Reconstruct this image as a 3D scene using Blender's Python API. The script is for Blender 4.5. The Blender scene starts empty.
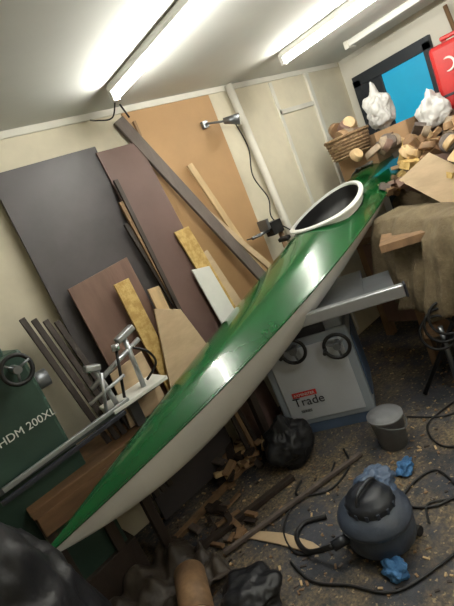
import bpy, bmesh, math, random
from mathutils import Vector, Matrix, noise
sc=bpy.context.scene
try:
    sc.view_settings.view_transform='Standard'
except Exception: pass
V=Vector
def lin(c):
    o=[]
    for x in c:
        x/=255.
        o.append(x/12.92 if x<=.04045 else ((x+.055)/1.055)**2.4)
    return (*o,1)
# ---------------------------------------------------------------- materials
def mat(name,col,rough=.6,metal=0,var=.15,scale=6,bump=.0,stretch=(1,1,1),col2=None,coat=0,bscale=None,thr=None,emis=None,spec=.5):
    m=bpy.data.materials.new(name);m.use_nodes=True
    nt=m.node_tree;N=nt.nodes;b=N['Principled BSDF']
    b.inputs['Roughness'].default_value=rough;b.inputs['Metallic'].default_value=metal
    b.inputs['Specular IOR Level'].default_value=spec
    if coat: b.inputs['Coat Weight'].default_value=coat;b.inputs['Coat Roughness'].default_value=.06
    tc=N.new('ShaderNodeTexCoord');mp=N.new('ShaderNodeMapping');mp.inputs['Scale'].default_value=stretch
    nt.links.new(tc.outputs['Object'],mp.inputs['Vector'])
    no=N.new('ShaderNodeTexNoise');no.inputs['Scale'].default_value=scale;no.inputs['Detail'].default_value=8;no.inputs['Roughness'].default_value=.62
    nt.links.new(mp.outputs[0],no.inputs['Vector'])
    cr=N.new('ShaderNodeValToRGB')
    c=lin(col)
    if col2 is None:
        a=[max(0,x*(1-var)) for x in c[:3]]+[1];d=[min(1,x*(1+var)) for x in c[:3]]+[1]
    else: a=c;d=lin(col2)
    lo,hi=thr or (.35,.65)
    cr.color_ramp.elements[0].position=lo;cr.color_ramp.elements[0].color=a
    cr.color_ramp.elements[1].position=hi;cr.color_ramp.elements[1].color=d
    nt.links.new(no.outputs['Fac'],cr.inputs['Fac']);nt.links.new(cr.outputs[0],b.inputs['Base Color'])
    if bump:
        n2=N.new('ShaderNodeTexNoise');n2.inputs['Scale'].default_value=bscale or scale*4;n2.inputs['Detail'].default_value=6
        nt.links.new(mp.outputs[0],n2.inputs['Vector'])
        bp=N.new('ShaderNodeBump');bp.inputs['Strength'].default_value=bump;bp.inputs['Distance'].default_value=.02
        nt.links.new(n2.outputs['Fac'],bp.inputs['Height']);nt.links.new(bp.outputs[0],b.inputs['Normal'])
    if emis:
        b.inputs['Emission Color'].default_value=lin(emis[0]);b.inputs['Emission Strength'].default_value=emis[1]
    return m
M={}
M['wall']=mat('wall_paint',(216,208,186),.8,var=.09,scale=2.5,bump=.08)
M['wallw']=mat('wall_paint_white',(216,212,200),.75,var=.05,scale=2,bump=.05)
M['ceil']=mat('ceiling_paint',(212,213,208),.8,var=.04,scale=1.5,bump=.05)
M['trim']=mat('trim_white',(218,215,204),.5,var=.05)
M['grey_sheet']=mat('dark_laminate_sheet',(72,68,70),.5,var=.18,scale=2.2,bump=.03)
M['mauve']=mat('brown_faced_panel',(98,76,70),.55,var=.12,scale=2,bump=.03)
M['brown']=mat('brown_board',(112,86,74),.6,var=.12,scale=3,stretch=(8,8,1.2),bump=.05)
M['hard']=mat('hardboard',(180,144,102),.7,var=.08,scale=2)
M['plankg']=mat('weathered_plank',(96,86,80),.65,var=.2,scale=3,stretch=(6,6,1),bump=.1)
M['pine']=mat('pine_wood',(196,168,126),.6,var=.14,scale=3,stretch=(9,9,1),bump=.06)
M['pine2']=mat('pale_ply',(190,166,134),.6,var=.1,scale=3,stretch=(2,2,6),bump=.04)
M['osb']=mat('osb_board',(178,144,80),.7,scale=26,bump=.15,col2=(206,176,112),thr=(.4,.6))
M['oak']=mat('bench_wood',(104,76,50),.6,var=.3,scale=3,stretch=(1,7,7),bump=.08)
M['dkwood']=mat('dark_stained_wood',(50,40,34),.6,var=.25,scale=4,stretch=(5,5,1),bump=.1)
M['midwood']=mat('mid_wood',(128,100,72),.65,var=.25,scale=5,stretch=(3,3,1),bump=.1)
M['card']=mat('cardboard',(150,120,88),.8,var=.12,scale=5)
M['white']=mat('white_paint',(222,222,216),.45,var=.05)
M['green']=mat('kayak_green_gelcoat',(4,80,36),.2,var=.14,scale=1.6,coat=.8,spec=.6)
M['hull']=mat('kayak_white_gelcoat',(212,211,204),.42,var=.06,scale=3,coat=.15)
M['coam']=mat('coaming_white',(232,234,230),.3,var=.03)
M['black']=mat('black_plastic',(14,14,16),.5,var=.3)
M['bag']=mat('black_bin_liner',(26,27,31),.45,var=.3,scale=9,bump=.35,bscale=12,spec=.4)
M['iron']=mat('cast_iron',(120,124,128),.35,metal=.7,var=.1)
M['alu']=mat('aluminium_rail',(186,190,194),.3,metal=.7,var=.06,scale=12)
M['sawg']=mat('saw_cabinet_paint',(146,156,168),.5,var=.05,scale=3)
M['sawl']=mat('saw_panel_paint',(186,192,200),.5,var=.04,scale=3)
M['blueg']=mat('blue_grey_paint',(74,92,118),.5,var=.1)
M['red']=mat('red_paint',(176,28,26),.4,var=.1)
M['redl']=mat('red_label',(196,40,40),.5,var=.03)
M['dark']=mat('dark_text',(40,42,52),.5,var=.03)
M['mgreen']=mat('machine_green',(40,64,54),.45,var=.15,scale=3)
M['burlap']=mat('burlap_cloth',(112,99,76),.9,var=.2,scale=14,bump=.5,bscale=90)
M['greycloth']=mat('grey_felt_cloth',(120,118,112),.9,var=.15,scale=9,bump=.3)
M['bluec']=mat('blue_cloth',(62,112,162),.7,var=.2,scale=14,bump=.3)
M['blueb']=mat('blue_rag',(30,132,190),.6,var=.15,scale=14,bump=.2)
M['pbag']=mat('white_plastic_bag',(206,205,202),.5,var=.08,scale=10,bump=.3,bscale=22)
M['bucket']=mat('grey_bucket_plastic',(128,130,134),.5,var=.15,scale=7)
M['vac']=mat('vacuum_blue_grey',(56,64,78),.45,var=.25,scale=8,bump=.1)
M['vacd']=mat('vacuum_dark',(34,38,46),.45,var=.25,scale=8)
M['wicker']=mat('wicker',(104,80,56),.8,scale=40,bump=.6,col2=(158,130,94))
M['stone']=mat('pot_grey',(140,124,104),.7,var=.25,scale=12,bump=.2)
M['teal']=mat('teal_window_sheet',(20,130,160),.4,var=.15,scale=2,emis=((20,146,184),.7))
M['frame']=mat('dark_door_frame',(30,36,44),.5,var=.15)
M['cable']=mat('cable_rubber',(20,20,22),.5,var=.2)
M['tarp']=mat('brown_tarpaulin',(62,54,46),.55,var=.25,scale=6,bump=.3,bscale=14)
M['tube']=mat('fluorescent_tube',(255,255,255),.5,var=0,emis=((255,253,243),112))
def floor_mat():
    m=bpy.data.materials.new('workshop_floor');m.use_nodes=True;nt=m.node_tree;N=nt.nodes;L=nt.links;b=N['Principled BSDF']
    tc=N.new('ShaderNodeTexCoord')
    def nz(s,d=8,r=.6):
        n=N.new('ShaderNodeTexNoise');n.inputs['Scale'].default_value=s;n.inputs['Detail'].default_value=d;n.inputs['Roughness'].default_value=r;L.new(tc.outputs['Object'],n.inputs['Vector']);return n
    def rp(src,a,bb,ca,cb):
        c=N.new('ShaderNodeValToRGB');c.color_ramp.elements[0].position=a;c.color_ramp.elements[1].position=bb;c.color_ramp.elements[0].color=ca;c.color_ramp.elements[1].color=cb;L.new(src,c.inputs['Fac']);return c
    base=rp(nz(3).outputs['Fac'],.35,.7,lin((36,40,48)),lin((70,72,80)))
    dust=rp(nz(2.4,10,.74).outputs['Fac'],.43,.62,(0,0,0,1),(1,1,1,1))
    dc=rp(nz(60,4).outputs['Fac'],.4,.6,lin((78,70,58)),lin((136,118,88)))
    mx=N.new('ShaderNodeMixRGB');L.new(dust.outputs[0],mx.inputs[0]);L.new(base.outputs[0],mx.inputs[1]);L.new(dc.outputs[0],mx.inputs[2])
    sp=rp(nz(42,3,.5).outputs['Fac'],.62,.67,(0,0,0,1),(.7,.7,.7,1))
    m2=N.new('ShaderNodeMixRGB');L.new(sp.outputs[0],m2.inputs[0]);L.new(mx.outputs[0],m2.inputs[1]);m2.inputs[2].default_value=lin((166,146,112))
    L.new(m2.outputs[0],b.inputs['Base Color']);b.inputs['Roughness'].default_value=.7
    bp=N.new('ShaderNodeBump');bp.inputs['Strength'].default_value=.4;bp.inputs['Distance'].default_value=.02;L.new(nz(30).outputs['Fac'],bp.inputs['Height']);L.new(bp.outputs[0],b.inputs['Normal'])
    return m
M['floor']=floor_mat()
# ---------------------------------------------------------------- geometry helpers
def emp(name,loc=(0,0,0)):
    e=bpy.data.objects.new(name,None);e.empty_display_size=.1;sc.collection.objects.link(e);e.location=loc
    bpy.context.view_layer.update();return e
def mk(name,vs,fs,m,par=None,smooth=False,bevel=0,mats=None,midx=None):
    me=bpy.data.meshes.new(name);me.from_pydata([tuple(v) for v in vs],[],fs);me.update()
    bm=bmesh.new();bm.from_mesh(me);bmesh.ops.recalc_face_normals(bm,faces=bm.faces[:]);bm.to_mesh(me);bm.free()
    for k in (mats or [m]): me.materials.append(M[k])
    if midx:
        for i,p in enumerate(me.polygons): p.material_index=midx[i]
    if smooth:
        for p in me.polygons: p.use_smooth=True
    o=bpy.data.objects.new(name,me);sc.collection.objects.link(o)
    if bevel:
        b=o.modifiers.new('bevel','BEVEL');b.width=bevel;b.segments=2;b.limit_method='ANGLE'
    if par: o.parent=par
    return o
BF=[(0,1,2,3),(4,7,6,5),(0,4,5,1),(1,5,6,2),(2,6,7,3),(3,7,4,0)]
def boxv(c,s,mt=None):
    x,y,z=s[0]/2,s[1]/2,s[2]/2
    vs=[V(p) for p in[(-x,-y,-z),(x,-y,-z),(x,y,-z),(-x,y,-z),(-x,-y,z),(x,-y,z),(x,y,z),(-x,y,z)]]
    c=V(c);return [c+(mt@v if mt else v) for v in vs]
def rot(rx=0,ry=0,rz=0):
    return Matrix.Rotation(math.radians(rz),3,'Z')@Matrix.Rotation(math.radians(ry),3,'Y')@Matrix.Rotation(math.radians(rx),3,'X')
def box(name,c,s,m,par=None,r=(0,0,0),bevel=.003):
    return mk(name,boxv(c,s,rot(*r)),BF,m,par,bevel=bevel)
def slab(name,pts,t,m,par=None,bevel=.002):
    n=len(pts);p=[V(q) for q in pts];q=[a+V(t) for a in p]
    fs=[tuple(range(n)),tuple(range(2*n-1,n-1,-1))]+[(i,(i+1)%n,n+(i+1)%n,n+i) for i in range(n)]
    return mk(name,p+q,fs,m,par,bevel=bevel)
def frame_of(d):
    d=V(d).normalized();a=V((0,0,1)) if abs(d.z)<.9 else V((1,0,0))
    u=d.cross(a).normalized();w=u.cross(d).normalized();return u,w
def cyl(name,p0,p1,r0,m,par=None,r1=None,seg=28,smooth=True,bevel=0):
    p0=V(p0);p1=V(p1);r1=r0 if r1 is None else r1;u,w=frame_of(p1-p0);vs=[]
    for p,r_ in((p0,r0),(p1,r1)):
        for i in range(seg):
            a=2*math.pi*i/seg;vs.append(p+(u*math.cos(a)+w*math.sin(a))*r_)
    fs=[(i,(i+1)%seg,seg+(i+1)%seg,seg+i) for i in range(seg)]+[tuple(range(seg)),tuple(range(2*seg-1,seg-1,-1))]
    o=mk(name,vs,fs,m,par,bevel=bevel)
    for p in o.data.polygons: p.use_smooth=len(p.vertices)==4
    return o
def plank(name,p0,p1,w,t,m,par=None,side=(1,0,0),bevel=.002):
    p0=V(p0);p1=V(p1);d=(p1-p0).normalized();s=V(side);s=(s-d*s.dot(d)).normalized();n=d.cross(s)
    vs=[]
    for p in(p0,p1):
        for a,b in((-1,-1),(1,-1),(1,1),(-1,1)): vs.append(p+s*a*w/2+n*b*t/2)
    return mk(name,vs,BF,m,par,bevel=bevel)
def sweep(name,pts,r,m,par=None,sub=8,seg=10,closed=False):
    P=[V(p) for p in pts];n=len(P);S=[]
    rng=range(n if closed else n-1)
    for i in rng:
        a=P[(i-1)%n] if closed or i>0 else P[0];b=P[i];c=P[(i+1)%n];d=P[(i+2)%n] if closed or i+2<n else P[-1]
        for k in range(sub):
            t=k/sub;S.append(.5*((2*b)+(c-a)*t+(2*a-5*b+4*c-d)*t*t+(3*b-a-3*c+d)*t**3))
    if not closed:S.append(P[-1])
    k=len(S);vs=[];u=None
    for i in range(k):
        t=(S[(i+1)%k]-S[i-1]) if closed or 0<i<k-1 else (S[1]-S[0] if i==0 else S[-1]-S[-2])
        t.normalize()
        if u is None: u,_=frame_of(t)
        u=(u-t*u.dot(t)).normalized();w=t.cross(u)
        for j in range(seg):
            a=2*math.pi*j/seg;vs.append(S[i]+(u*math.cos(a)+w*math.sin(a))*r)
    fs=[]
    for i in range(k if closed else k-1):
        for j in range(seg):
            i2=(i+1)%k;fs.append((i*seg+j,i*seg+(j+1)%seg,i2*seg+(j+1)%seg,i2*seg+j))
    if not closed: fs+= [tuple(range(seg)),tuple(range((k-1)*seg,k*seg))]
    return mk(name,vs,fs,m,par,smooth=True)
def torus(name,c,nrm,R,r,m,par=None,n=28):
    u,w=frame_of(nrm);c=V(c)
    return sweep(name,[c+(u*math.cos(2*math.pi*i/n)+w*math.sin(2*math.pi*i/n))*R for i in range(n)],r,m,par,sub=1,closed=True)
def lathe(name,prof,c,m,par=None,seg=40,mt=None):
    c=V(c);vs=[];k=len(prof)
    for r_,z in prof:
        for j in range(seg):
            a=2*math.pi*j/seg;v=V((r_*math.cos(a),r_*math.sin(a),z));vs.append(c+(mt@v if mt else v))
    fs=[(i*seg+j,i*seg+(j+1)%seg,(i+1)*seg+(j+1)%seg,(i+1)*seg+j) for i in range(k-1) for j in range(seg)]
    o=mk(name,vs,fs,m,par,smooth=True);return o
def blob(name,c,rad,m,par=None,seed=0,amp=.18,crease=.08,sub=5,floor=None,freq=1.6,neck=False):
    bm=bmesh.new();bmesh.ops.create_icosphere(bm,subdivisions=sub,radius=1);c=V(c)
    off=V((seed*7.3,seed*3.1,seed*1.7))
    for v in bm.verts:
        n=v.co.normalized()
        d=1+amp*noise.noise(n*freq+off)*2+crease*(1-2*abs(noise.noise(n*freq*2+off)))-crease*.35*abs(noise.noise(n*freq*5+off))
        p=V((n.x*rad[0],n.y*rad[1],n.z*rad[2]))*d
        if neck and n.z>.75: p.z+=(n.z-.75)*rad[2]*1.6;p.x*=.65;p.y*=.65
        v.co=c+p
        if floor is not None and v.co.z<floor: v.co.z=floor+.001
    me=bpy.data.meshes.new(name);bm.to_mesh(me);bm.free();me.materials.append(M[m])
    for p in me.polygons:p.use_smooth=True
    o=bpy.data.objects.new(name,me);sc.collection.objects.link(o)
    if par:o.parent=par
    return o
def text(name,body,c,ex,ey,size,m,par):
    cu=bpy.data.curves.new(name,'FONT');cu.body=body;cu.size=size;cu.extrude=.0008;cu.materials.append(M[m])
    o=bpy.data.objects.new(name,cu);sc.collection.objects.link(o)
    ex=V(ex).normalized();ey=V(ey).normalized();ez=ex.cross(ey)
    mt=Matrix((ex,ey,ez)).transposed().to_4x4();mt.translation=V(c);o.matrix_world=mt
    if par:o.parent=par
    return o
def pile(name,items,mats,par=None):
    vs=[];fs=[];mi=[]
    for c,s,r_,k in items:
        b=len(vs);vs+=boxv(c,s,r_);fs+=[tuple(b+i for i in f) for f in BF];mi+=[k]*6
    return mk(name,vs,fs,None,par,mats=mats,midx=mi)
# ---------------------------------------------------------------- room
WX,WY,HC=4.19,2.54,2.40
X0,Y0=-1.4,-1.6
box('floor',((WX+X0)/2,(WY+Y0)/2,-.05),(WX-X0+.2,WY-Y0+.2,.1),'floor',bevel=0)
box('ceiling',((WX+X0)/2,(WY+Y0)/2,HC+.05),(WX-X0+.2,WY-Y0+.2,.1),'ceil',bevel=0)
box('wall_back',((WX+X0)/2,WY+.05,HC/2),(WX-X0+.2,.1,HC),'wall',bevel=0)
box('wall_right',(WX+.05,(WY+Y0)/2,HC/2),(.1,WY-Y0,HC),'wallw',bevel=0)
box('wall_left',(X0-.05,(WY+Y0)/2,HC/2),(.1,WY-Y0,HC),'wall',bevel=0)
box('wall_front',((WX+X0)/2,Y0-.05,HC/2),(WX-X0+.2,.1,HC),'wall',bevel=0)
box('trim_1',(2.45,WY-.008,HC-.02),(3.4,.016,.04),'trim')
box('trim_2',(WX-.008,.6,HC-.02),(.016,3.8,.04),'trim')
box('trim_3',(3.12,WY-.008,1.2),(.035,.016,2.3),'trim')
box('trim_4',(3.62,WY-.012,1.2),(.05,.024,2.32),'trim')
box('trim_5',(3.36,WY-.008,2.1),(.5,.016,.04),'trim')
d=emp('door_1')
box('frame_left',(WX-.02,2.40,1.08),(.05,.08,2.16),'frame',d)
box('frame_right',(WX-.02,1.72,1.08),(.05,.07,2.16),'frame',d)
box('frame_top',(WX-.02,2.06,2.15),(.05,.75,.10),'frame',d)
box('leaf',(WX-.015,2.05,.55),(.03,.6,1.1),'frame',d)
box('glass_sheet',(WX-.012,1.95,1.6),(.02,.42,1.0),'teal',d)
box('shade_board',(WX-.02,2.27,1.6),(.03,.22,1.02),'frame',d)
# ---------------------------------------------------------------- lamps
def lamp(name,x,y0,y1):
    e=emp(name)
    box('housing',(x,(y0+y1)/2,HC-.022),(.05,y1-y0,.044),'white',e,bevel=.01)
    box('end_cap_1',(x,y0,HC-.05),(.04,.03,.08),'white',e);box('end_cap_2',(x,y1,HC-.05),(.04,.03,.08),'white',e)
    cyl('tube',(x,y0+.015,HC-.072),(x,y1-.015,HC-.072),.013,'tube',e,seg=16)
lamp('added_fill_tube_light',1.41,.78,2.15)
lamp('added_fill_tube_light',2.785,.78,2.08)
lamp('added_fill_tube_light',1.41,-1.2,.2)  # unseen tube added behind the camera to brighten the enclosed room
e=emp('ceiling_conduit');box('channel',(3.67,1.3,HC-.025),(.09,1.55,.05),'white',e,bevel=.01);box('cap',(3.67,2.08,HC-.03),(.11,.04,.06),'trim',e)
# ---------------------------------------------------------------- wall things
box('hardboard_panel',(2.04,WY-.004,1.5),(.77,.008,1.74),'hard')
slab('dark_laminate_sheet',[(.70,2.40,.02),(1.33,2.40,.02),(1.37,2.50,2.20),(.73,2.50,2.19)],(0,.015,0),'grey_sheet')
slab('brown_faced_panel',[(1.40,2.30,.02),(1.74,2.30,.02),(1.66,2.485,2.16),(1.35,2.485,2.16)],(0,.015,0),'mauve')
for i in range(3):
    plank('dark_batten' ,(1.32+.05*i,2.22+.01*i,.02),(1.36-.03*i,2.43,1.97-.13*i),.028,.02,'dkwood' if i!=1 else 'midwood')
plank('weathered_plank',(2.5,2.28,.02),(1.60,2.51,2.32),.085,.025,'plankg')
plank('pine_plank',(2.3,2.30,.15),(1.98,2.50,1.93),.05,.02,'pine')
plank('pine_plank',(2.62,2.28,.3),(1.90,2.45,1.62),.045,.02,'pine2')
slab('osb_offcut',[(1.66,2.34,.85),(1.77,2.34,.85),(1.70,2.40,1.55),(1.58,2.40,1.55)],(0,.015,0),'osb')
slab('white_offcut',[(1.58,2.28,.7),(1.73,2.28,.7),(1.70,2.36,1.26),(1.56,2.36,1.29)],(0,.012,0),'white')
plank('pine_plank',(1.95,2.3,.1),(1.74,2.42,1.35),.07,.02,'pine2')
b=emp('timber_bench')
box('top',(.93,2.34,.66),(1.2,.34,.04),'oak',b)
for x in(.38,1.48):
    for y in(2.2,2.48): box('leg_%d%d'%(x*10,y*10),(x,y,.32),(.05,.05,.64),'dkwood',b)
box('stretcher',(.93,2.48,.3),(1.1,.03,.07),'dkwood',b)
slab('brown_board_offcut',[(.80,2.34,.69),(1.22,2.34,.69),(1.20,2.40,1.53),(.80,2.40,1.50)],(0,.015,0),'brown')
slab('pine_board_offcut',[(1.02,2.28,.69),(1.12,2.28,.69),(1.12,2.33,1.42),(1.02,2.33,1.42)],(0,.015,0),'osb')
slab('pine_board_offcut',[(1.17,2.27,.69),(1.25,2.27,.69),(1.28,2.33,1.30),(1.20,2.33,1.31)],(0,.015,0),'pine')
slab('plywood_offcut',[(1.0,2.23,.69),(1.4,2.23,.69),(1.32,2.28,1.12),(1.16,2.28,1.20)],(0,.012,0),'pine2')
slab('plywood_offcut',[(.72,2.26,.69),(.98,2.26,.69),(.98,2.29,1.02),(.76,2.29,1.0)],(0,.012,0),'pine2')
for i in range(4):
    plank('dark_batten',(.62+.045*i,2.2,.3),(.53+.05*i,2.44,1.46-.03*i),.03,.022,'dkwood')
e=emp('wall_pipe');cyl('pipe',(2.62,2.5,2.39),(2.75,2.5,.02),.03,'trim',e)
for z in(2.1,1.3,.6): box('clip_%d'%(z*10),(2.62+.13*(2.4-z)/2.4,2.515,z),(.09,.04,.025),'trim',e)
e=emp('wall_work_lamp')
box('bracket',(2.27,2.52,2.16),(.05,.03,.05),'iron',e)
cyl('arm',(2.27,2.5,2.16),(2.38,2.40,2.12),.008,'iron',e)
cyl('head',(2.36,2.42,2.13),(2.44,2.34,2.10),.02,'iron',e,r1=.04)
sweep('cord',[(2.42,2.38,2.1),(2.5,2.42,1.9),(2.48,2.46,1.7),(2.55,2.46,1.5),(2.5,2.45,1.35),(2.6,2.4,1.2)],.005,'cable',e)
sweep('lamp_cord',[(1.42,2.16,2.34),(1.44,2.3,2.28),(1.40,2.4,2.31),(1.43,2.53,2.36)],.004,'cable')
e=emp('ceiling_hook');cyl('rod',(1.62,2.45,2.39),(1.64,2.44,2.3),.006,'black',e);box('tag',(1.7,2.5,2.24),(.02,.02,.1),'midwood',e)
# ---------------------------------------------------------------- kayak
A=V((.075,1.83,.645));B=V((4.05,2.16,1.47))
ex=(B-A);KL=ex.length;ex.normalize()
roll=math.radians(0)
ey=V((0,0,1)).cross(ex).normalized()
ez=ex.cross(ey)
def prof(s,a,b,SM=.58):
    if s<SM: return max(0,1-((SM-s)/SM)**a)
    return max(0,1-((s-SM)/(1-SM))**b)
def kw(s): return .305*prof(s,1.85,2.9)
def kseam(s): return -.05*max(0,math.sin(math.pi*s))**.8
def kkeel(s): return .02+.215*min(1,prof(s,2.4,1.4,.27))
def kdeck(s):
    c=math.exp(-((s-.66)/.13)**2)
    return .012+.118*prof(s,2.2,3)+.035*c
def kpt(s,y,z): return A+ex*(s*KL)+ey*y+ez*z
def deckz(s,y):
    w=kw(s);q=min(1,abs(y)/max(w,1e-4))
    return kseam(s)+kdeck(s)*(1-q**2.1)
NS,MR=150,64
CS,CA,CBW=.655,.35,.235
kay=emp('kayak')
vs=[];fs=[];mi=[]
for i in range(NS+1):
    s=i/NS
    w=max(kw(s),.004)
    for j in range(MR):
        a=2*math.pi*j/MR;ca,sa=math.cos(a),math.sin(a)
        if j<=MR//2:
            y=w*ca;z=deckz(s,y)
        else:
            y=w*math.copysign(abs(ca)**.55,ca)*(1-.18*abs(sa));z=kseam(s)-kkeel(s)*(abs(sa)**.95)
        vs.append(kpt(s,y,z))
for i in range(NS):
    for j in range(MR):
        s=(i+.5)/NS;w=kw(s);a=2*math.pi*(j+.5)/MR
        if j<MR//2:
            y=w*math.cos(a)
            if ((s-CS)*KL/(CA-.012))**2+(y/(CBW-.006))**2<1: continue
        f=(i*MR+j,i*MR+(j+1)%MR,(i+1)*MR+(j+1)%MR,(i+1)*MR+j)
        fs.append(f);mi.append(0 if j<MR//2 else 1)
fs+= [tuple(range(MR)),tuple(range(NS*MR,(NS+1)*MR))];mi+=[0,0]
o=mk('hull_and_deck',vs,fs,None,kay,smooth=True,mats=['green','hull'],midx=mi)
for sd,nm in((1,'seam_far'),(-1,'seam_near')):
    sweep(nm,[kpt(s/40,sd*(max(kw(s/40),.004)+.001),kseam(s/40)) for s in range(0,41)],.007,'green',kay,sub=2,seg=6)
def oval(k,dz,n=64,da=0):
    r=[]
    for i in range(n):
        a=2*math.pi*i/n;x=(CA*k+da)*math.cos(a);y=(CBW*k+da)*math.sin(a)*(1-.10*math.cos(a))
        s=CS+x/KL;r.append(kpt(s,y,deckz(s,y*.62)+dz))
    return r
n=64;rings=[oval(1,-.05,n,.0),oval(1,.006,n,.0),oval(1,.014,n,.024),oval(1,.004,n,.024)]
inner=[oval(1,-.006,n,-.010),oval(1,.014,n,-.008)]
order=[inner[0],inner[1],rings[2],rings[3],rings[1],rings[0]]
vs=[p for rg in order for p in rg];fs=[]
for k in range(len(order)-1):
    for i in range(n): fs.append((k*n+i,k*n+(i+1)%n,(k+1)*n+(i+1)%n,(k+1)*n+i))
mk('coaming',vs,fs,'coam',kay,smooth=False)
bowl=[oval(1,-.004,n,-.0102),oval(.94,-.08,n),oval(.90,-.13,n),oval(.6,-.19,n),oval(.05,-.20,n)]
vs=[p for rg in bowl for p in rg];fs=[(k*n+i,k*n+(i+1)%n,(k+1)*n+(i+1)%n,(k+1)*n+i) for k in range(4) for i in range(n)]
mk('cockpit_liner',vs,fs,'black',kay,smooth=True)
blob('seat',kpt(CS-.03,0,-.08),(.16,.17,.05),'black',kay,seed=3,amp=.02,crease=0,sub=3)
box('strap',kpt(CS-.086,.20,.09),(.05,.09,.03),'black',kay,(0,-12,0),bevel=.008)
# ---------------------------------------------------------------- table saw
L0=V((1.62,2.14,0));e1=V((.56,-.83,0)).normalized();e2=V((.83,.56,0)).normalized();ang=math.degrees(math.atan2(e1.y,e1.x))
def S(a,b,z): return L0+e1*a+e2*b+V((0,0,z))
ts=emp('table_saw')
box('plinth',S(.29,.25,.04),(.56,.48,.08),'blueg',ts,(0,0,ang))
box('cabinet',S(.29,.25,.37),(.58,.5,.60),'sawg',ts,(0,0,ang),bevel=.012)
box('front_panel',S(.29,-.004,.36),(.48,.012,.5),'sawl',ts,(0,0,ang),bevel=.01)
box('side_panel',S(.585,.25,.36),(.01,.36,.44),'blueg',ts,(0,0,ang),bevel=.01)
box('top_body',S(.29,.25,.72),(.54,.46,.12),'sawg',ts,(0,0,ang),bevel=.01)
box('tilt_slot',S(.29,-.004,.70),(.34,.02,.06),'dark',ts,(0,0,ang),bevel=.006)
box('table_top',S(.34,.26,.79),(.80,.66,.04),'iron',ts,(0,0,ang),bevel=.004)
for k in(-.1,.12): box('mitre_slot_%d'%(k*100+20),S(.3+k,.26,.8105),(.02,.66,.002),'dark',ts,(0,0,ang),bevel=0)
box('front_rail',S(.40,-.10,.805),(1.10,.055,.07),'alu',ts,(0,0,ang),bevel=.008)
box('front_rail_cap',S(.957,-.10,.805),(.014,.062,.08),'dark',ts,(0,0,ang),bevel=.006)
box('extension_wing',S(.82,.16,.79),(.18,.44,.03),'iron',ts,(0,0,ang))
def wheel(pfx,c,n_,R):
    c=V(c);n_=V(n_).normalized();u,w=frame_of(n_)
    torus(pfx+'_rim',c,n_,R,.011,'black',ts)
    for k in range(3):
        a=k*2.094+.4;cyl(pfx+'_spoke_%d'%k,c,c+(u*math.cos(a)+w*math.sin(a))*R,.007,'iron',ts,seg=10)
    cyl(pfx+'_hub',c-n_*.06,c+n_*.015,.022,'iron',ts)
    cyl(pfx+'_grip',c+u*R*.95,c+u*R*.95+n_*.07,.011,'black',ts,seg=12)
wheel('tilt_wheel',S(.24,-.07,.62),-e2,.075)
wheel('height_wheel',S(.50,-.07,.58),-e2,.075)
box('red_label',S(.19,-.012,.30),(.16,.004,.035),'redl',ts,(0,0,ang),bevel=0)
text('logo_text','Trade',S(.10,-.013,.22),e1,(0,0,1),.085,'dark',ts)
text('logo_brand','AXMINSTER',S(.118,-.0155,.291),e1,(0,0,1),.026,'white',ts)
text('small_print','SERIES',S(.13,-.013,.17),e1,(0,0,1),.026,'dark',ts)
# ---------------------------------------------------------------- right-hand clutter
def cloth(name,fn,nu,nv,m,par=None,thick=.006):
    vs=[fn(i/nu,j/nv) for i in range(nu+1) for j in range(nv+1)]
    fs=[(i*(nv+1)+j,(i+1)*(nv+1)+j,(i+1)*(nv+1)+j+1,i*(nv+1)+j+1) for i in range(nu) for j in range(nv)]
    o=mk(name,vs,fs,m,par,smooth=True);s=o.modifiers.new('thick','SOLIDIFY');s.thickness=thick;return o
def burl(u,v):
    a=V((2.80,1.76,0));b_=V((2.30,.80,0));al=a+(b_-a)*u
    f_=V((-.89,.45,0))
    prof_=[(-.32,1.03),(-.12,1.09),(.04,1.07),(.10,.97),(.13,.83),(.16,.66),(.19,.50)]
    t=v*(len(prof_)-1);i=min(int(t),len(prof_)-2);t-=i
    o_=prof_[i][0]*(1-t)+prof_[i+1][0]*t;z=prof_[i][1]*(1-t)+prof_[i+1][1]*t
    w=.035*math.sin(u*23+v*2)+.02*math.sin(u*51+1)+.05*noise.noise(V((u*5,v*4,2)))
    return al+f_*(o_+w*v)+V((0,0,z+.03*noise.noise(V((u*7,v*5,0)))+.02*math.sin(u*9)))
cr=emp('side_workbench')
cloth('burlap_drape',burl,70,40,'burlap',cr)
mtx=(0,0,-63)
box('top',(2.72,1.20,.97),(.95,.34,.05),'midwood',cr,mtx)
for k,(x,y) in enumerate([(2.54,.84),(2.86,.74),(2.62,1.58),(2.90,1.52)]): box('leg_%d'%k,(x,y,.48),(.05,.05,.94),'midwood',cr)
box('shelf',(2.70,1.15,.35),(.85,.3,.03),'midwood',cr,mtx)
hb=emp('storage_bench')
box('top',(3.60,1.45,.88),(1.1,1.7,.05),'midwood',hb)
for k,(x,y) in enumerate([(3.12,.66),(3.12,2.2),(4.1,.66),(4.1,2.2)]): box('leg_%d'%k,(x,y,.43),(.07,.07,.86),'midwood',hb)
box('side_board',(3.06,1.4,.5),(.02,1.5,.7),'brown',hb)
heap=emp('scrap_wood_heap')
random.seed(5)
items=[]
for i in range(260):
    x=random.uniform(3.05,4.0);y=random.uniform(.75,2.3)
    hmax=.92+.60*math.exp(-((y-1.75)/.6)**2)*min(1,(x-2.75)/.5)
    z=max(.93,hmax-random.uniform(0,.12))
    s=(random.uniform(.06,.34),random.uniform(.04,.1),random.uniform(.015,.06))
    r_=rot(random.uniform(-35,35),random.uniform(-40,40),random.uniform(0,180))
    if y>1.75 and x<3.95: z=min(z,1.20)
    items.append(((min(x,3.9),y,z+.03),s,r_,random.choice([0,1,1,2,2,3,4,4,5])))
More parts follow.
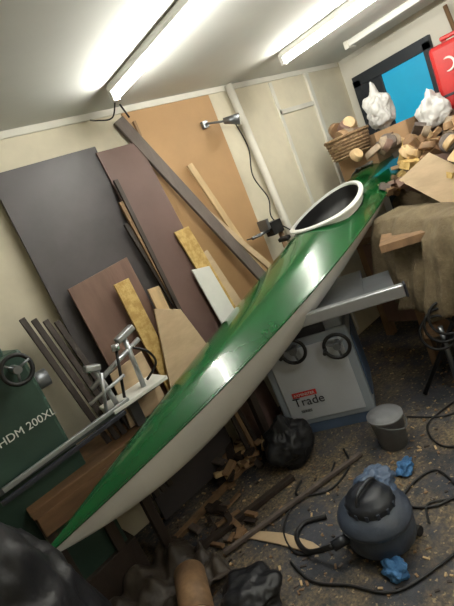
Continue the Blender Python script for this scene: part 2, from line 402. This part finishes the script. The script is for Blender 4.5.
pile('offcuts',items,['pine','midwood','card','osb','plankg','brown'],heap)
blob('dust_sheet',(3.62,1.45,1.0),(.44,.6,.36),'burlap',heap,seed=4,amp=.12,floor=.906)
slab('plywood_sheet_1',[(2.93,1.62,1.28),(3.03,1.42,1.38),(3.03,1.0,.97),(2.93,1.2,.87)],(0.012,0,.0),'pine2',heap)
slab('plywood_sheet_2',[(2.98,1.30,1.30),(3.25,1.18,1.45),(3.2,.80,1.12),(2.96,.92,1.02)],(0.01,0,.012),'pine',heap)
random.seed(21)
for k in range(26):
    x=random.uniform(3.05,3.5);y=random.uniform(1.25,1.95);z=1.38+.14*random.random()
    if y>1.7:z=1.5+.05*random.random()
    ax=V((random.uniform(-1,.3),random.uniform(-1,1),random.uniform(.2,1))).normalized();c_=V((x,y,z));R_=random.uniform(.03,.075)
    cyl('bowl_blank_%d'%k,c_-ax*.02,c_+ax*.025,R_,random.choice(['pine','midwood','card','stone','brown','plankg']),heap,r1=R_*.8,bevel=.005)
def basket(name,c,R,h,fill):
    e=emp(name);c=V(c)
    lathe('shell',[(.0,0),(R*.8,0),(R*.9,h*.5),(R,h),(R*.93,h),(R*.84,h*.5),(R*.75,.02),(0,.02)],c,'wicker',e)
    torus('rim',c+V((0,0,h)),(0,0,1),R*.97,.014,'wicker',e)
    for k in range(6): torus('band_%d'%k,c+V((0,0,h*(.1+.14*k))),(0,0,1),R*(.83+.15*(.1+.14*k)),.007,'wicker',e)
    random.seed(fill)
    for k in range(13):
        a=random.uniform(0,6.28);q=random.uniform(0,.65)*R
        z0=h*.8+random.uniform(0,.12);m_=random.choice(['stone','card','pine','midwood','brown','plankg'])
        cc=c+V((q*math.cos(a),q*math.sin(a),z0))
        ax=V((random.uniform(-1,1),random.uniform(-1,1),random.uniform(.2,1))).normalized()
        cyl('turned_blank_%d'%k,cc-ax*R*.15,cc+ax*R*.22,R*.36,m_,e,r1=R*.26,bevel=.006)
basket('wicker_basket',(3.34,2.16,1.54),.18,.17,3)
c_=emp('cardboard_box')
for nm,cc,ss in(('bottom',(3.66,2.2,1.36),(.42,.36,.01)),('side_1',(3.66,2.02,1.50),(.42,.008,.28)),('side_2',(3.66,2.38,1.50),(.42,.008,.28)),('side_3',(3.45,2.2,1.5),(.008,.36,.28)),('side_4',(3.87,2.2,1.5),(.008,.36,.28))):
    box(nm,cc,ss,'card',c_,bevel=0)
c_=emp('cardboard_box')
for nm,cc,ss in(('bottom',(3.48,1.80,1.48),(.24,.26,.01)),('side_1',(3.48,1.67,1.56),(.24,.008,.16)),('side_2',(3.48,1.93,1.56),(.24,.008,.16)),('side_3',(3.36,1.8,1.56),(.008,.26,.16)),('side_4',(3.60,1.8,1.56),(.008,.26,.16))):
    box(nm,cc,ss,'card',c_,(0,0,0),bevel=0)
blob('white_plastic_bag',(3.58,1.96,1.80),(.09,.10,.14),'pbag',seed=2,amp=.2,crease=.1,neck=True)
blob('white_plastic_bag',(3.5,1.52,1.62),(.09,.10,.12),'pbag',seed=6,amp=.2,crease=.1,neck=True)
blob('white_plastic_bag',(2.78,1.02,1.13),(.13,.13,.06),'pbag',seed=12,amp=.2,crease=.1)
blob('blue_rag',kpt(.93,-.04,.08),(.05,.05,.035),'blueb',kay,seed=2,amp=.3,sub=4)
def cov(u,v):
    s=.84+.15*u;w_=max(kw(s),.05);yy=(-.2+1.2*v)*w_
    return kpt(s,yy*1.03,deckz(s,yy)+.012+.05*abs(noise.noise(V((u*4,v*5,1)))))
cloth('felt_cover',cov,24,24,'greycloth',kay)
r_=emp('red_jerry_can')
mr=(0,0,12)
box('body',(3.72,1.34,1.80),(.16,.36,.46),'red',r_,mr,bevel=.03)
box('handle',(3.72,1.34,2.06),(.03,.2,.03),'red',r_,mr,bevel=.01)
for y in(1.26,1.42): box('handle_post_%d'%(y*100),(3.72,y,2.035),(.03,.03,.05),'red',r_,mr)
torus('ring',(3.63,1.40,1.88),(-1,0,0),.045,.008,'white',r_)
box('band',(3.64,1.34,1.68),(.01,.3,.02),'dark',r_,mr)
box('support',(3.78,1.3,1.45),(.3,.4,.25),'brown',r_,mr)
b=emp('red_tool_trolley')
box('body',(3.4,.92,1.40),(.4,.3,.4),'red',b,bevel=.01)
for k in range(3): box('drawer_%d'%k,(3.195,.92,1.28+.12*k),(.012,.27,.1),'red',b,bevel=.006);box('handle_%d'%k,(3.18,.92,1.31+.12*k),(.014,.16,.014),'alu',b)
for k in range(4): cyl('timber_pole',(4.0-.03*k,1.30-.09*k,.95),(4.12-.01*k,1.50-.1*k,2.32),.016,'dkwood' if k%2 else 'midwood')
e=emp('bench_vise');box('body',(2.45,2.42,1.28),(.12,.08,.1),'black',e);box('jaw',(2.36,2.42,1.33),(.03,.1,.08),'iron',e);cyl('screw',(2.2,2.42,1.28),(2.45,2.42,1.28),.012,'iron',e);cyl('handle',(2.22,2.34,1.28),(2.22,2.5,1.28),.006,'iron',e);cyl('post',(2.5,2.42,0),(2.5,2.42,1.24),.02,'midwood',e)
# ---------------------------------------------------------------- left machine
g=emp('green_lathe')
box('headstock',(.19,2.32,1.10),(.42,.30,.52),'mgreen',g,(0,0,4),bevel=.02)
box('headstock_cap',(.19,2.32,1.38),(.30,.24,.08),'mgreen',g,(0,0,4),bevel=.03)
box('base_box',(.17,2.34,.52),(.5,.30,.62),'mgreen',g,(0,0,4),bevel=.01)
box('foot',(.17,2.33,.11),(.56,.34,.22),'dkwood',g,(0,0,4))
text('label','HDM 200XL',(.14,2.152,1.01),(1,.07,0),(0,0,1),.052,'white',g)
torus('handwheel_rim',(.34,2.09,1.29),(0.1,-1,.1),.065,.010,'black',g)
cyl('handwheel_hub',(.34,2.18,1.29),(.34,2.07,1.29),.018,'iron',g)
for k in range(3):
    a=k*2.09+.3;cyl('spoke_%d'%k,(.34,2.09,1.29),(.34+.065*math.cos(a),2.09,1.29+.065*math.sin(a)),.006,'iron',g,seg=8)
cyl('spindle',(.38,2.3,1.16),(.48,2.3,1.16),.045,'iron',g)
box('bed_rail_1',(.5,2.19,.84),(.9,.02,.035),'iron',g,(0,0,2))
b=emp('oak_side_table')
box('top',(.36,2.18,.68),(.50,.14,.04),'oak',b);box('apron',(.36,2.12,.61),(.48,.02,.10),'oak',b)
for k,(x,y) in enumerate([(.14,2.15),(.58,2.15)]): box('leg_%d'%k,(x,y,.33),(.05,.05,.66),'dkwood',b)
k_=emp('bar_clamp_stand')
box('plate',(.80,2.20,.87),(.34,.2,.02),'white',k_);box('post_block',(.78,2.26,.77),(.06,.06,.18),'iron',k_)
cyl('column_1',(.68,2.16,.88),(.66,2.16,1.10),.014,'alu',k_);cyl('column_2',(.85,2.16,.88),(.87,2.16,1.17),.014,'alu',k_)
cyl('cross_bar',(.60,2.16,1.02),(.94,2.16,1.12),.013,'alu',k_)
box('clamp_head_1',(.65,2.16,1.11),(.08,.05,.035),'alu',k_,(0,20,0),bevel=.008);box('clamp_head_2',(.88,2.16,1.18),(.12,.05,.035),'alu',k_,(0,-15,0),bevel=.008)
cyl('screw_1',(.72,2.13,.90),(.78,2.10,1.14),.008,'black',k_);cyl('knob',(.78,2.10,1.14),(.785,2.098,1.17),.02,'alu',k_)
cyl('lever',(.55,2.12,.97),(.76,2.1,1.01),.009,'alu',k_);cyl('lever_2',(.60,2.12,.88),(.66,2.1,1.08),.009,'alu',k_)
sweep('hose',[(.9,2.2,.89),(.96,2.14,.96),(.93,2.1,1.05),(.88,2.14,1.1)],.007,'black',k_)
box('fence_1',(.40,2.12,.87),(.66,.022,.022),'alu',k_,(0,-3,-1));box('fence_2',(.36,2.10,.83),(.64,.02,.02),'dark',k_,(0,-3,-1))
# ---------------------------------------------------------------- floor stuff
blob('black_rubble_sack',(-.10,1.56,.50),(.23,.22,.50),'bag',seed=1,amp=.10,crease=.08,floor=.001)
blob('black_rubble_sack',(1.45,1.98,.11),(.15,.14,.14),'bag',seed=5,amp=.15,crease=.08,floor=.001,neck=True)
blob('black_rubble_sack',(.60,1.50,.06),(.14,.12,.08),'bag',seed=8,amp=.18,crease=.08,floor=.001)
l=emp('cut_log')
cyl('trunk',(.52,1.84,.09),(.40,1.60,.09),.075,'midwood',l,r1=.075,seg=32)
cyl('cut_face_near',(.401,1.602,.09),(.393,1.588,.09),.07,'pine2',l)
def tarp(u,v):
    x=.05+.62*u;y=1.62+.5*v+.1*u
    return V((x,y,.012+.14*abs(noise.noise(V((u*3,v*3,5))))+.06*abs(noise.noise(V((u*8,v*7,2))))))
cloth('brown_tarpaulin',tarp,40,40,'tarp')
bk=emp('plastic_bucket');c=V((1.76,1.46,0))
lathe('shell',[(0,0),(.075,0),(.095,.18),(.10,.18),(.10,.195),(.09,.195),(.07,.01),(0,.01)],c,'bucket',bk)
lathe('lid',[(0,.21),(.05,.208),(.094,.2),(.096,.19)],c,'bucket',bk)
sweep('handle',[c+V((.10,0,.18)),c+V((.07,-.07,.15)),c+V((0,-.11,.13)),c+V((-.07,-.07,.15)),c+V((-.10,0,.18))],.004,'iron',bk)
blob('blue_glove',(1.58,1.30,.02),(.055,.035,.025),'bluec',seed=3,amp=.35,crease=.15,floor=.001)
blob('blue_cloth',(1.02,1.06,.025),(.045,.045,.03),'bluec',seed=7,amp=.3,crease=.15,floor=.001)
vc=emp('shop_vacuum');c=V((1.15,1.19,0))
lathe('drum',[(0,.02),(.13,.02),(.15,.04),(.155,.10),(.145,.12),(.145,.13),(.16,.135),(.16,.155),(.14,.17)],c,'vac',vc)
lathe('lid_ring',[(.16,.15),(.15,.175),(.12,.19),(.10,.20)],c,'vac',vc)
lathe('motor_head',[(.105,.18),(.105,.22),(.09,.24),(.075,.245),(.07,.255),(.04,.26),(0,.262)],c,'vacd',vc)
for k in range(14):
    a=k*2*math.pi/14;box('vent_%d'%k,c+V((.106*math.cos(a),.106*math.sin(a),.205)),(.006,.014,.03),'vac',vc,(0,0,math.degrees(a)),bevel=.002)
sweep('carry_handle',[c+V((-.08,0,.235)),c+V((-.05,0,.28)),c+V((.05,0,.28)),c+V((.08,0,.235))],.009,'vacd',vc)
cyl('hose_port',c+V((-.12,.06,.1)),c+V((-.2,.1,.1)),.022,'vacd',vc)
for k in range(4):
    a=k*1.57+.6;cyl('castor_%d'%k,c+V((.15*math.cos(a),.15*math.sin(a)-.012,.022)),c+V((.15*math.cos(a),.15*math.sin(a)+.012,.022)),.022,'black',vc)
blob('cloth_on_lid',c+V((.12,.04,.20)),(.09,.07,.045),'blueg',vc,seed=13,amp=.3,crease=.2)
sweep('vacuum_hose',[c+V((-.2,.1,.1)),(.92,1.44,.03),(.97,1.56,.012),(1.06,1.58,.012),(1.14,1.50,.012)],.012,'cable',vc,seg=12)
cb=emp('power_cables')
def cable(i,pts,r=.006): return sweep('cable_%d'%i,[(x,y,r+.002) for x,y in pts],r,'cable',cb)
cable(1,[(1.0,1.38),(.9,1.5),(.98,1.66),(1.15,1.72),(1.35,1.66),(1.5,1.7)])
cable(2,[(1.3,1.05),(1.4,1.1),(1.5,1.0),(1.62,1.15),(1.5,1.22),(1.36,1.2),(1.42,1.05),(1.7,.95),(1.9,1.05)])
cable(3,[(.85,1.5),(.82,1.35),(.88,1.2),(.95,1.02),(1.2,.9)])
cable(4,[(2.0,1.5),(2.05,1.3),(2.2,1.15),(2.1,1.0),(1.9,1.05),(1.8,1.2),(1.95,1.35),(2.2,1.3)])
cable(5,[(1.3,1.8),(1.2,1.75),(1.3,1.6),(1.5,1.6),(1.62,1.72)])
plank('floor_batten',(.68,2.0,.02),(1.3,1.86,.02),.035,.03,'dkwood',side=(0,1,0))
plank('floor_batten',(.5,2.20,.015),(1.3,2.26,.02),.04,.025,'midwood',side=(0,1,0))
plank('floor_batten',(.72,1.84,.025),(1.6,1.58,.02),.022,.02,'plankg',side=(0,1,0))
slab('curved_plywood_offcut',[(.80,1.92,.004),(.86,1.78,.004),(.90,1.62,.004),(.93,1.45,.004),(.97,1.38,.004),(.985,1.47,.004),(.965,1.64,.004),(.90,1.82,.004)],(0,0,.008),'pine2')
random.seed(11);items=[]
for i in range(800):
    x=random.uniform(.5,2.9);y=random.uniform(.5,2.5)
    if 1.45<x<2.4 and 1.55<y<2.6: continue
    s=(random.uniform(.006,.03),random.uniform(.005,.012),random.uniform(.003,.006))
    items.append(((x,y,s[2]/2+.001),s,rot(0,0,random.uniform(0,180)),random.randrange(5)))
pile('wood_shavings',items,['pine','midwood','card','plankg','dkwood'])
items=[]
for i in range(42):
    x=random.uniform(1.1,1.45);y=random.uniform(2.2,2.42)
    s=(random.uniform(.06,.2),random.uniform(.03,.06),random.uniform(.01,.03))
    items.append(((x,y,random.uniform(.02,.11)),s,rot(random.uniform(-15,15),random.uniform(-20,20),random.uniform(0,180)),random.randrange(5)))
pile('wood_offcuts',items,['pine','midwood','card','plankg','dkwood'])
items=[]
for i in range(20):
    x=random.uniform(.65,1.0);y=random.uniform(1.85,2.15)
    s=(random.uniform(.05,.16),random.uniform(.02,.04),random.uniform(.008,.02))
    items.append(((x,y,random.uniform(.012,.04)),s,rot(random.uniform(-8,8),random.uniform(-8,8),random.uniform(0,180)),random.choice([1,3,4,4])))
pile('wood_offcuts',items,['pine','midwood','card','plankg','dkwood'])
e=emp('drain_pipe_coil')
for k in range(3): torus('loop_%d'%k,(2.30+.02*k,1.32-.03*k,.42+.04*k),(-.8,-.5,.3),.10,.009,'black',e)
cyl('stand',(2.34,1.32,0),(2.34,1.32,.44),.015,'iron',e)
c_=emp('storage_crate')
box('base',(2.62,1.14,.165),(.5,.28,.3),'blueg',c_,mtx,bevel=.01);box('rim',(2.62,1.14,.31),(.52,.30,.03),'dark',c_,mtx,bevel=.01)
lathe('spray_canister',[(0,0),(.05,0),(.055,.02),(.055,.16),(.03,.2),(.02,.24),(0,.24)],(2.62,1.0,.366),'sawl')
cyl('black_pipe',(2.25,1.5,.012),(2.5,1.0,.9),.014,'black');cyl('black_pipe',(2.2,1.2,.012),(2.3,.9,.7),.012,'black')
# ---------------------------------------------------------------- world, camera
w=bpy.data.worlds.new('World');sc.world=w;w.use_nodes=True
w.node_tree.nodes['Background'].inputs[0].default_value=(.5,.55,.6,1);w.node_tree.nodes['Background'].inputs[1].default_value=.3
f=440.;rr=math.radians(23);p=math.radians(12);a=math.radians(54)
Fh=V((math.cos(a),math.sin(a),0));R=V((math.sin(a),-math.cos(a),0));Z=V((0,0,1))
F=Fh*math.cos(p)-Z*math.sin(p);U=Fh*math.sin(p)+Z*math.cos(p)
cx=R*math.cos(rr)-U*math.sin(rr);cy=R*math.sin(rr)+U*math.cos(rr)
cd=bpy.data.cameras.new('camera');cam=bpy.data.objects.new('camera',cd);sc.collection.objects.link(cam)
mt=Matrix((cx,cy,-F)).transposed().to_4x4();mt.translation=V((0,0,1.6));cam.matrix_world=mt
cd.sensor_fit='VERTICAL';cd.sensor_height=36;cd.lens=36*f/606;cd.clip_start=.02
sc.camera=cam
